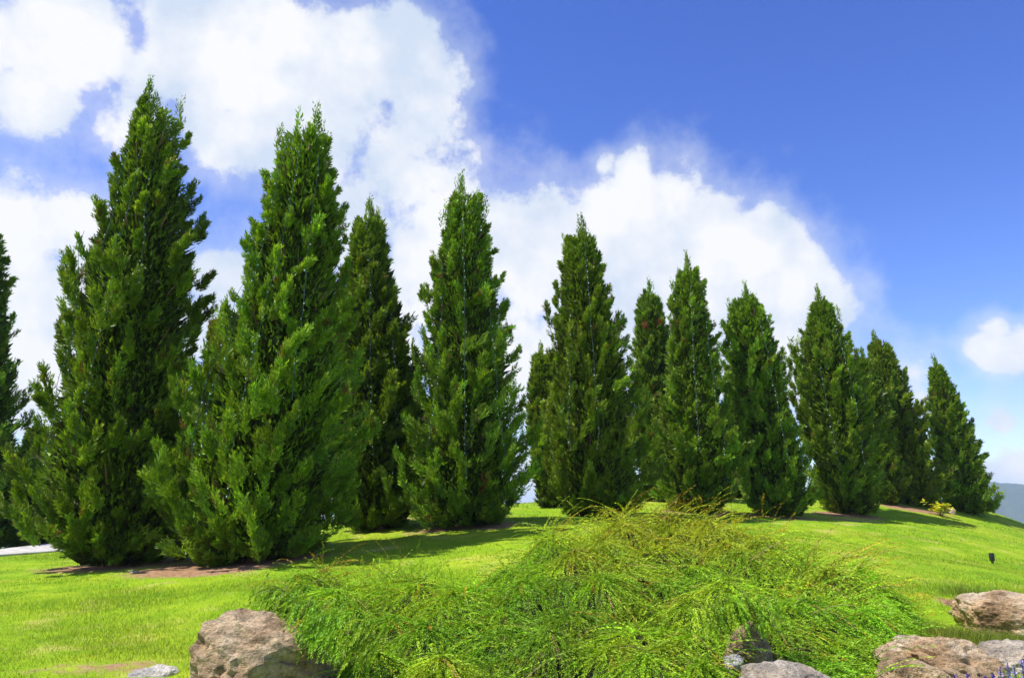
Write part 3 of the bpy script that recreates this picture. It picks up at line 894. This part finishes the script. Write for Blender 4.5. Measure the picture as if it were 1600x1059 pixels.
def build_bed():
    rng = np.random.default_rng(77)
    pa = np.array(poly)
    x0, y0 = pa.min(0) - .05; x1, y1 = pa.max(0) + .05
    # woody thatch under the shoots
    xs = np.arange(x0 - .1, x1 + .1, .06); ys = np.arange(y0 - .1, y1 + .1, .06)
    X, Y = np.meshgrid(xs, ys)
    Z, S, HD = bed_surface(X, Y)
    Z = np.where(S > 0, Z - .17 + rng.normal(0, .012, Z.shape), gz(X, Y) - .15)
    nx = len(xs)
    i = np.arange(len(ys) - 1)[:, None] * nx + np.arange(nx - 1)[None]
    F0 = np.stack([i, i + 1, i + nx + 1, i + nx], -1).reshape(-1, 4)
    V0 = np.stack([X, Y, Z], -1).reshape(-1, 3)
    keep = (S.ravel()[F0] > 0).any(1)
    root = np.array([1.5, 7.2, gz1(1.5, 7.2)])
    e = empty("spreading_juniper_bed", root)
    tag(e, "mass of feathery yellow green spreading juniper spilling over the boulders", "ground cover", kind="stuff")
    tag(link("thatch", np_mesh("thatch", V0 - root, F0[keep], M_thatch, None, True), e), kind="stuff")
    # shoots
    want = 16000
    x = rng.uniform(x0, x1, want * 4); y = rng.uniform(y0, y1, want * 4)
    eps = .05
    z, s, hd = bed_surface(x, y)
    zx = (bed_surface(x + eps, y)[0] - bed_surface(x - eps, y)[0]) / (2 * eps)
    zy = (bed_surface(x, y + eps)[0] - bed_surface(x, y - eps)[0]) / (2 * eps)
    area = np.sqrt(1 + np.minimum(zx ** 2 + zy ** 2, 6))
    # nearer slopes show larger: shoots are spread by how much of the bed faces the path
    p = (s > .03) * area * (hd < .5)
    idx = rng.choice(len(x), want, replace=False, p=p / p.sum())
    x, y, z, zx, zy, s = (a[idx] for a in (x, y, z, zx, zy, s))
    # curtains that hang over the big boulder and round the hole
    for line, cnt in (([(412, 942, 6.35), (455, 958, 6.1), (505, 982, 5.75), (570, 1000, 5.4)], 560), ([(1095, 975, 5.75), (1130, 955, 5.8), (1165, 945, 5.85), (1205, 965, 5.85)], 150)):
        q = np.array([P(*c) for c in line]); tq = rng.uniform(0, len(line) - 1, cnt); ii = np.arange(len(line))
        jx, jy, jz = (np.interp(tq, ii, q[:, k]) + rng.normal(0, .05, cnt) for k in range(3))
        x = np.r_[x, jx]; y = np.r_[y, jy]; z = np.r_[z, jz + .03]; zx = np.r_[zx, rng.normal(.3, .5, cnt)]; zy = np.r_[zy, rng.uniform(.8, 2.4, cnt)]; s = np.r_[s, np.ones(cnt)]
    nc_ = len(x)
    # bronze shoots arching up off the rim
    for line, cnt in (([(1205, 848, 9.1), (1290, 868, 8.7), (1395, 893, 8.3), (1420, 930, 7.8)], 75), ([(830, 850, 9.3), (950, 822, 9.4), (1060, 814, 9.4), (1160, 822, 9.3)], 55), ([(480, 882, 8.6), (560, 888, 8.6), (650, 896, 8.6)], 30)):
        q = np.array([P(*c) for c in line]); tq = rng.uniform(0, len(line) - 1, cnt); ii = np.arange(len(line))
        jx, jy = (np.interp(tq, ii, q[:, k]) + rng.normal(0, .08, cnt) for k in range(2))
        jz = bed_surface(jx, jy)[0]
        x = np.r_[x, jx]; y = np.r_[y, jy]; z = np.r_[z, jz + .02]; zx = np.r_[zx, rng.normal(-.35, .3, cnt)]; zy = np.r_[zy, rng.normal(.1, .3, cnt)]; s = np.r_[s, np.ones(cnt)]
    n = len(x); curtain = (np.arange(n) >= want) & (np.arange(n) < nc_); rim = np.arange(n) >= nc_
    nrm = norm(np.stack([-zx, -zy, np.ones(n)], -1))
    down = np.stack([-zx, -zy, -(zx ** 2 + zy ** 2)], -1)
    slope = np.linalg.norm(down, axis=1, keepdims=True)
    # each neighbourhood combs its own way, mostly outwards and downhill
    dd2 = (x[:, None] - clumps[None, :, 0]) ** 2 + (y[:, None] - clumps[None, :, 1]) ** 2
    near = np.argmin(dd2 + rng.uniform(0, .05, dd2.shape), 1)
    away = norm(np.stack([x - clumps[near, 0], y - clumps[near, 1] - .05, np.zeros(n)], -1))
    cx = np.sin(x * 1.9 + 2.0 * np.sin(y * 1.3) + 1) ; cy = np.sin(y * 2.1 + 1.7 * np.sin(x * 1.1 + 2))
    comb = np.stack([cx * .35 + np.interp(x, [-2.5, 0, 1.5, 4], [-.5, -.1, .45, .9]), cy * .3 - .45, np.zeros(n)], -1)
    d = norm(down * .9 + comb * .75 + away * .5 + rng.normal(0, .27, (n, 3)) * np.array([1, 1, .3]))
    d = norm(d - nrm * (d * nrm).sum(1, keepdims=True) * .8)
    tone = np.random.default_rng(8).lognormal(0, .15, len(clumps))[near]
    lift = rng.uniform(.12, .65, (n, 1))
    wild = rng.uniform(0, 1, n) < .05 + .10 * np.clip((y - 7.9) / 1.5, 0, 1)
    wild = wild | rim
    lift[wild] += .55
    Ls = rng.uniform(.20, .42, n) * np.where(wild, 1.25, 1) * np.where(curtain, .62, 1)
    # shoots that arch up from the rear rim
    start = np.stack([x, y, z], -1) - d * (Ls * .35)[:, None] - nrm * .06
    K = 34
    tt = (np.arange(K)[None] + rng.uniform(0, 1, (n, K))) / K
    def along(t):
        return start[:, None] + d[:, None] * (t * Ls[:, None])[..., None] + nrm[:, None] * ((lift * t - (lift * .45 + .05) * t ** 2) * Ls[:, None])[..., None] - np.array([0, 0, 1]) * (.06 * t ** 2 * Ls[:, None])[..., None] + np.array([0, 0, 1.0]) * (np.where(wild, .5, 0)[:, None] * t * Ls[:, None])[..., None]
    pos = along(tt)
    ax = norm(along(tt + .05) - pos)
    sgn = np.where(np.arange(K) % 2 == 0, 1, -1)[None, :, None]
    side = norm(np.cross(ax, nrm[:, None])) * sgn
    td = norm(ax * 1.0 + side * rng.uniform(.30, .75, (n, K, 1)) + nrm[:, None] * rng.uniform(-.15, .45, (n, K, 1)))
    tl = rng.uniform(.024, .046, (n, K)) * (1.05 - .45 * tt)
    tw = tl * rng.uniform(.26, .4, (n, K))
    V, F = twig_tris(pos.reshape(-1, 3), td.reshape(-1, 3), tl.ravel(), tw.ravel(), rng)
    # colour: lush green below, olive and bronze on the exposed crest
    expo = np.clip((z - 1.0) / .65, 0, 1)
    patch = np.sin(x * 2.7 + 1.1 * np.sin(y * 2.9)) * np.sin(y * 3.3 + x * .8) * .5 + rng.normal(0, .22, n)
    ol = np.clip(expo * .62 + patch * .40 + .17, 0, 1)[:, None, None]
    green = np.array([.145, .315, .012]); olive = np.array([.40, .385, .02]); bronze = np.array([.34, .20, .03])
    c = green * (1 - ol) + olive * ol
    c = np.broadcast_to(c, (n, K, 3)).copy()
    br = (rng.uniform(0, 1, n) < .025 + .10 * np.clip(patch, 0, 1) * expo)
    br = br | (rim & (rng.uniform(0, 1, n) < .6))
    c[br] = bronze * (.55 + .45 * rng.uniform(0, 1, (br.sum(), 1, 1))) + olive * .15
    c *= tone[:, None, None] * rng.lognormal(0, .24, (n, 1, 1)) * rng.lognormal(0, .07, (n, K, 1))
    c *= (1 + .35 * tt[..., None] * np.array([1, .8, .3]))
    C = np.repeat(c.reshape(-1, 3), 3, 0)
    tag(link("foliage", np_mesh("foliage", V - root, F, M_bed, C), e), kind="stuff")
    # woody stems of the longer shoots
    st = rng.choice(n, 450, replace=False)
    t5 = np.linspace(0, .95, 5)
    A = along(np.broadcast_to(t5[None], (n, 5)))[st]
    ps = [tube(a, np.linspace(.004, .0018, 5), 3) for a in A]
    V, F = join(ps)
    tag(link("stems", np_mesh("stems", V - root, F, M_bark), e), kind="stuff")

build_bed()

# ------------------------------------------------------------------ rocks
def rock(name, px, py, depth, size, seed, mat, label, rotz=0, sink=.3, cuts=16, tilt=(0, 0), cat="rock", sub=5, rough=1.0):
    rng = np.random.default_rng(seed)
    bm = bmesh.new()
    bmesh.ops.create_icosphere(bm, subdivisions=sub, radius=1)
    V = np.array([v.co[:] for v in bm.verts])
    F = np.array([[v.index for v in f.verts] for f in bm.faces])
    bm.free()
    nrm = norm(rng.normal(size=(cuts, 3)))
    dd = rng.uniform(.62, .92, cuts)
    for k in range(cuts):
        s = V @ nrm[k] - dd[k]
        V = V - np.maximum(s, 0)[:, None] * nrm[k] * .93
    off = Vector((seed * 3.1, seed * 1.7, seed * .9))
    D = np.empty(len(V))
    for i, v in enumerate(V):
        q = Vector(v)
        a = mnoise.fractal(q * 1.4 + off, .9, 2.1, 4)
        l = mnoise.noise(Vector((v[0] * 1.5 + v[2] * 2, v[1] * 1.5, v[2] * 7 + v[0] * 2.2)) + off)
        r = 1 - abs(mnoise.noise(q * 2.6 + off)) * 2
        f = mnoise.fractal(q * 9 + off, .8, 2.2, 3)
        D[i] = a * .11 + l * .06 - max(0, r - .72) * .16 + f * .045
    V = V * (1 + D * rough)[:, None]
    V = V * np.array(size)
    cx, sx = math.cos(tilt[0]), math.sin(tilt[0]); cy_, sy_ = math.cos(tilt[1]), math.sin(tilt[1])
    V = V @ np.array([[1, 0, 0], [0, cx, -sx], [0, sx, cx]]).T
    V = V @ np.array([[cy_, 0, sy_], [0, 1, 0], [-sy_, 0, cy_]]).T
    c, s = math.cos(rotz), math.sin(rotz)
    V = V @ np.array([[c, -s, 0], [s, c, 0], [0, 0, 1]]).T
    w = P(px, py, depth)
    o = link(name, np_mesh(name, V, F, mat, None, False), loc=w)
    tag(o, label, cat)
    return o

tan = [(.17, .11, .065), (.42, .30, .185), (.60, .465, .31), (.68, .58, .44)]
grey = [(.18, .15, .12), (.42, .365, .30), (.58, .52, .43), (.68, .63, .55)]
rust = [(.20, .12, .065), (.50, .34, .19), (.66, .53, .37), (.74, .67, .56)]
pale = [(.42, .38, .32), (.6, .57, .52), (.72, .70, .66), (.78, .77, .74)]
M_tan = rock_material("tan_rock", tan, 1.0)
M_greyrock = rock_material("grey_rock", grey, 2.3)
M_rust = rock_material("rusty_rock", rust, 3.7)
M_pale = rock_material("pale_stone", pale, 5.1)

rock("boulder", 445, 1082, 6.15, (.74, .5, .58), 4, M_tan, "large tan boulder with juniper hanging over its right shoulder", .3, tilt=(.1, .42))
rock("stone", 240, 1056, 6.5, (.185, .16, .085), 9, M_pale, "small flat white stone in a bare patch of lawn", .4, cuts=22, sub=4)
rock("boulder", 1580, 978, 7.9, (.60, .42, .33), 12, M_rust, "cream and rust boulder highest on the right slope, lawn growing against its top", -.2, tilt=(0, .12))
rock("boulder", 1478, 1055, 5.9, (.50, .40, .27), 15, M_rust, "dark brown layered boulder touching the end of the ground cover", -.35, tilt=(.15, .25), rough=1.4)
rock("boulder", 1590, 1050, 6.3, (.36, .34, .24), 21, M_greyrock, "grey boulder behind the purple flowers", -.3, tilt=(0, .2))
rock("boulder", 1422, 1075, 5.6, (.26, .3, .26), 25, M_tan, "brown rock wedged between the ground cover and the dark layered boulder", .5)
rock("boulder", 1232, 1080, 5.05, (.36, .26, .17), 27, M_greyrock, "low flat grey rock under the hanging juniper", .1, tilt=(0, .1))
rock("boulder", 1163, 1018, 6.1, (.17, .2, .23), 31, M_tan, "upright brown rock showing through a hole in the ground cover", .5, tilt=(0, .15))
rock("stone", 1147, 1035, 5.66, (.075, .07, .07), 33, M_pale, "whitish stone at the foot of the upright rock in the hole", .2, sub=4)
rock("stone", 1490, 944, 9.1, (.15, .12, .07), 35, M_rust, "little flat stone in the lawn next to the cream and rust boulder", .2, sub=4)
rock("stone", 208, 894, 12.2, (.08, .05, .035), 37, M_pale, "tiny white stone on the grass below the tallest juniper", .2, sub=3)
rock("stone", 1488, 799, 25.3, (.11, .10, .11), 39, simple("pink_stone", (.52, .36, .28), .8), "pinkish stone beside the yellow leaved shrub", .2, sub=4)

# ------------------------------------------------------------------ yellow-leaved shrub, garden light, flowers
def yellow_shrub():
    rng = np.random.default_rng(5)
    w = P(1471, 811, 24.6); z = gz1(w[0], w[1]); root = np.array([w[0], w[1], z])
    e = empty("yellow_shrub", root)
    tag(e, "small shrub with big bright yellow leaves on the lawn crest", "shrub")
    M = leaf_mat("yellow_leaf", .3)
    stems = []
    tips = []
    for k in range(15):
        a = rng.uniform(0, 6.28); r = rng.uniform(.08, .42); h = rng.uniform(.2, .46)
        p = np.array([[0, 0, 0], [math.cos(a) * r * .5, math.sin(a) * r * .5, h * .6], [math.cos(a) * r, math.sin(a) * r, h]])
        stems.append(tube(p, [.008, .006, .004], 4)); tips.append(p)
    V, F = join(stems)
    link("stem", np_mesh("stem", V, F, M_bark), e)
    for k in range(130):
        p = tips[rng.integers(len(tips))]
        q = p[1] + (p[2] - p[1]) * rng.uniform(0, 1.05)
        d = norm(np.array([rng.normal(), rng.normal(), rng.uniform(-.2, .7)]))
        s = norm(np.cross(d, [0, 0, 1.0])); u = np.cross(s, d)
        Lf = rng.uniform(.11, .19)
        V = np.array([q, q + d * Lf * .35 + s * Lf * .3 + u * .01, q + d * Lf * .75 + s * Lf * .2, q + d * Lf - u * .02, q + d * Lf * .75 - s * Lf * .2, q + d * Lf * .35 - s * Lf * .3 + u * .01])
        c = np.array([.70, .66, .04]) if rng.uniform() < .82 else np.array([.30, .42, .03])
        link("leaf", np_mesh("leaf", V, np.array([[0, 1, 2, 3], [0, 3, 4, 5]]), M, np.tile(c * rng.lognormal(0, .15), (6, 1))), e)

yellow_shrub()

def lathe(prof, sides=16):
    V = []; 
    ang = np.linspace(0, 2 * np.pi, sides, endpoint=False)
    for r, z in prof:
        V.append(np.stack([np.cos(ang) * r, np.sin(ang) * r, np.full(sides, z)], -1))
    V = np.concatenate(V)
    i = np.arange(len(prof) - 1)[:, None] * sides; j = np.arange(sides)[None]
    F = np.stack([i + j, i + (j + 1) % sides, i + sides + (j + 1) % sides, i + sides + j], -1).reshape(-1, 4)
    return V, F

def garden_light():
    w = P(1551, 880, 15.5); root = np.array([w[0], w[1], gz1(w[0], w[1])])
    e = empty("garden_light", root)
    tag(e, "short black spike light standing alone on the right lawn", "garden light")
    V, F = lathe([(0, -.05), (.02, -.05), (.024, .05), (.024, .06)], 12)
    link("spike", np_mesh("spike", V, F, M_grey, None, True), e)
    V, F = lathe([(0, .05), (.044, .05), (.046, .06), (.047, .19), (.044, .195), (.038, .165), (.036, .16), (0, .16)], 16)
    link("lamp_head", np_mesh("lamp_head", V, F, M_black, None, True), e)
    V, F = lathe([(0, .162), (.035, .164), (.02, .175), (0, .178)], 12)
    link("lens", np_mesh("lens", V, F, M_bulb, None, True), e)

garden_light()

def flowers():
    M_p = leaf_mat("purple_petal", .25); M_g = leaf_mat("flower_leaf", .3)
    spots = [(1492, 1056, 4.5, 0), (1512, 1052, 4.5, 0), (1530, 1060, 4.4, 0), (1551, 1050, 4.5, 0), (1562, 1042, 4.6, 1), (1574, 1034, 4.7, 1), (1584, 1040, 4.5, 1), (1596, 1032, 4.6, 1), (1606, 1044, 4.4, 1), (1540, 1056, 4.3, 0)]
    for i, (px, py, dp, lt) in enumerate(spots):
        rng = np.random.default_rng(400 + i)
        tp = P(px, py, dp); z = gz1(tp[0], tp[1]); H = max(.2, tp[2] - z)
        root = np.array([tp[0], tp[1], z])
        e = empty("flower_plant", root)
        tag(e, "pale lilac flower spike in front of the grey boulder" if lt else "deep violet flower spike in front of the dark layered boulder", "flower", "purple flower spikes below the boulders")
        V, F = tube(np.array([[0, 0, 0], [rng.normal(0, .01), rng.normal(0, .01), H * .5], [0, 0, H]]), [.004, .0035, .002], 5)
        link("stem", np_mesh("stem", V, F, M_g, np.tile([.07, .13, .03], (len(V), 1))), e)
        n = 40
        a = rng.uniform(0, 6.28, n); h = rng.uniform(.0, .85, n) * (H - .12)
        b0 = np.stack([0 * a, 0 * a, h], -1); d = norm(np.stack([np.cos(a), np.sin(a), rng.uniform(.1, .9, n)], -1))
        V, F = twig_quads(b0, d, rng.uniform(.05, .09, n), rng.uniform(.012, .02, n), rng)
        link("leaves", np_mesh("leaves", V, F, M_g, np.repeat(np.array([.09, .2, .03]) * rng.lognormal(0, .2, (n, 1)), 4, 0)), e)
        n = 90
        a = rng.uniform(0, 6.28, n); h = H - .13 + .13 * rng.uniform(0, 1, n)
        b0 = np.stack([0 * a, 0 * a, h], -1); d = norm(np.stack([np.cos(a), np.sin(a), rng.uniform(.0, .8, n)], -1))
        ll = rng.uniform(.014, .026, n) * (1.15 - .6 * (h - H + .13) / .13)
        V, F = twig_quads(b0, d, ll, ll * .7, rng)
        c = np.array([.36, .30, .62]) if lt else np.array([.10, .06, .42])
        link("blossom", np_mesh("blossom", V, F, M_p, np.repeat(c * rng.lognormal(0, .25, (n, 1)), 4, 0)), e)

flowers()

# ------------------------------------------------------------------ grass
def build_grass():
    rng = np.random.default_rng(9)
    def scatter(n, y0, y1):
        # even over the wedge of lawn between two distances
        y = np.sqrt(rng.uniform(y0 ** 2, y1 ** 2, n))
        x = rng.uniform(-.74, .74, n) * y
        return x, y
    groups = []
    for (n, y0, y1, hgt, wid) in ((180000, 5.2, 10.5, .040, .0055), (130000, 10.5, 18, .034, .009), (60000, 18, 31, .045, .016)):
        x, y = scatter(n, y0, y1)
        s = soil(x, y) + rng.normal(0, .12, n)
        k = (s < .42) & ~(inside(poly, x, y) & (edge_dist(poly, x, y) > .12))
        # path stays clear
        k &= ~((x < -8.6) & (y > 13.6) & (y < 19.8) & (np.abs(y - np.interp(x, *np.array([[P(-420, 893, 14.6)[0], P(-60, 872, 16.6)[0], P(100, 859, 18.6)[0]], [14.6, 16.6, 18.6]]))) < 1.1))
        x, y = x[k], y[k]; n = len(x)
        z = gz(x, y)
        a = rng.uniform(0, 6.283, n)
        clump = .5 + .5 * np.sin(x * 1.3 + 1.6 * np.sin(y * .9)) * np.sin(y * 1.1 + x * .4)
        h = hgt * rng.uniform(.5, 1.25, n) * (.75 + .5 * clump)
        w = wid * rng.uniform(.7, 1.3, n)
        lean = rng.normal(0, .45, (n, 2))
        b = np.stack([x, y, z - .008], -1)
        sd = np.stack([np.cos(a), np.sin(a), np.zeros(n)], -1) * (w * .5)[:, None]
        tp = b + np.stack([lean[:, 0] * h, lean[:, 1] * h, h], -1)
        V = np.stack([b - sd, b + sd, tp], 1)
        base = np.array([.19, .36, .011]); dry = np.array([.38, .39, .05])
        m = np.clip(rng.normal(.22, .25, n), 0, 1)[:, None]
        c = (base * (1 - m) + dry * m) * rng.lognormal(0, .22, (n, 1))
        groups.append((V.reshape(-1, 3), np.arange(n * 3).reshape(n, 3), np.repeat(c, 3, 0)))
    # taller rough grass between the right-hand boulders
    pts = []
    for (px, py, dp, r, n) in ((1500, 990, 6.9, .45, 2600), (1560, 1002, 7.0, .45, 1800), (1450, 1000, 6.6, .25, 1500), (1520, 930, 9.6, .35, 900), (1590, 922, 8.9, .35, 900), (1470, 1035, 6.2, .2, 700), (1600, 1000, 6.9, .3, 1200), (1430, 975, 7.3, .3, 1300)):
        p = P(px, py, dp)
        pts.append(np.c_[rng.normal(p[0], r * .6, n), rng.normal(p[1], r * .5, n)])
    q = np.concatenate(pts); n = len(q)
    b = np.c_[q, gz(q[:, 0], q[:, 1]) - .01]
    h = rng.uniform(.05, .15, n); a = rng.uniform(0, 6.283, n)
    sd = np.stack([np.cos(a), np.sin(a), 0 * a], -1) * (rng.uniform(.003, .006, n) * .5)[:, None]
    lean = rng.normal(0, .4, (n, 2))
    tp = b + np.stack([lean[:, 0] * h, lean[:, 1] * h, h], -1)
    c = np.array([.14, .21, .02]) * rng.lognormal(0, .3, (n, 1)) * (1 + rng.uniform(0, .6, (n, 1)) * np.array([1, .3, .6]))
    groups.append((np.stack([b - sd, b + sd, tp], 1).reshape(-1, 3), np.arange(n * 3).reshape(n, 3), np.repeat(c, 3, 0)))
    V, F = join([(g[0], g[1]) for g in groups])
    C = np.concatenate([g[2] for g in groups])
    me = np_mesh("grass", V, F, M_grass, C)
    tag(link("grass", me), "short bright green grass covering the mound", "grass", kind="stuff")

build_grass()

# ------------------------------------------------------------------ haze between here and the mountain
def build_haze():
    x0, x1, y0, y1, z0, z1 = -5600, 5600, -5600, 5600, -125, 92
    V = np.array([[x, y, z] for z in (z0, z1) for y in (y0, y1) for x in (x0, x1)], float)
    F = np.array([[0, 2, 3, 1], [4, 5, 7, 6], [0, 1, 5, 4], [2, 6, 7, 3], [0, 4, 6, 2], [1, 3, 7, 5]])
    m = bpy.data.materials.new("haze_air")
    m.use_nodes = True
    nt = m.node_tree
    nt.nodes.remove(nt.nodes["Principled BSDF"])
    v = nt.nodes.new('ShaderNodeVolumePrincipled')
    v.inputs['Color'].default_value = (.62, .78, 1.0, 1)
    v.inputs['Density'].default_value = .00027
    v.inputs['Anisotropy'].default_value = .0
    nt.links.new(v.outputs[0], nt.nodes["Material Output"].inputs['Volume'])
    tag(link("haze", np_mesh("haze", V, F, m)), "pale blue haze in the air before the mountain", "haze", kind="stuff")

build_haze()
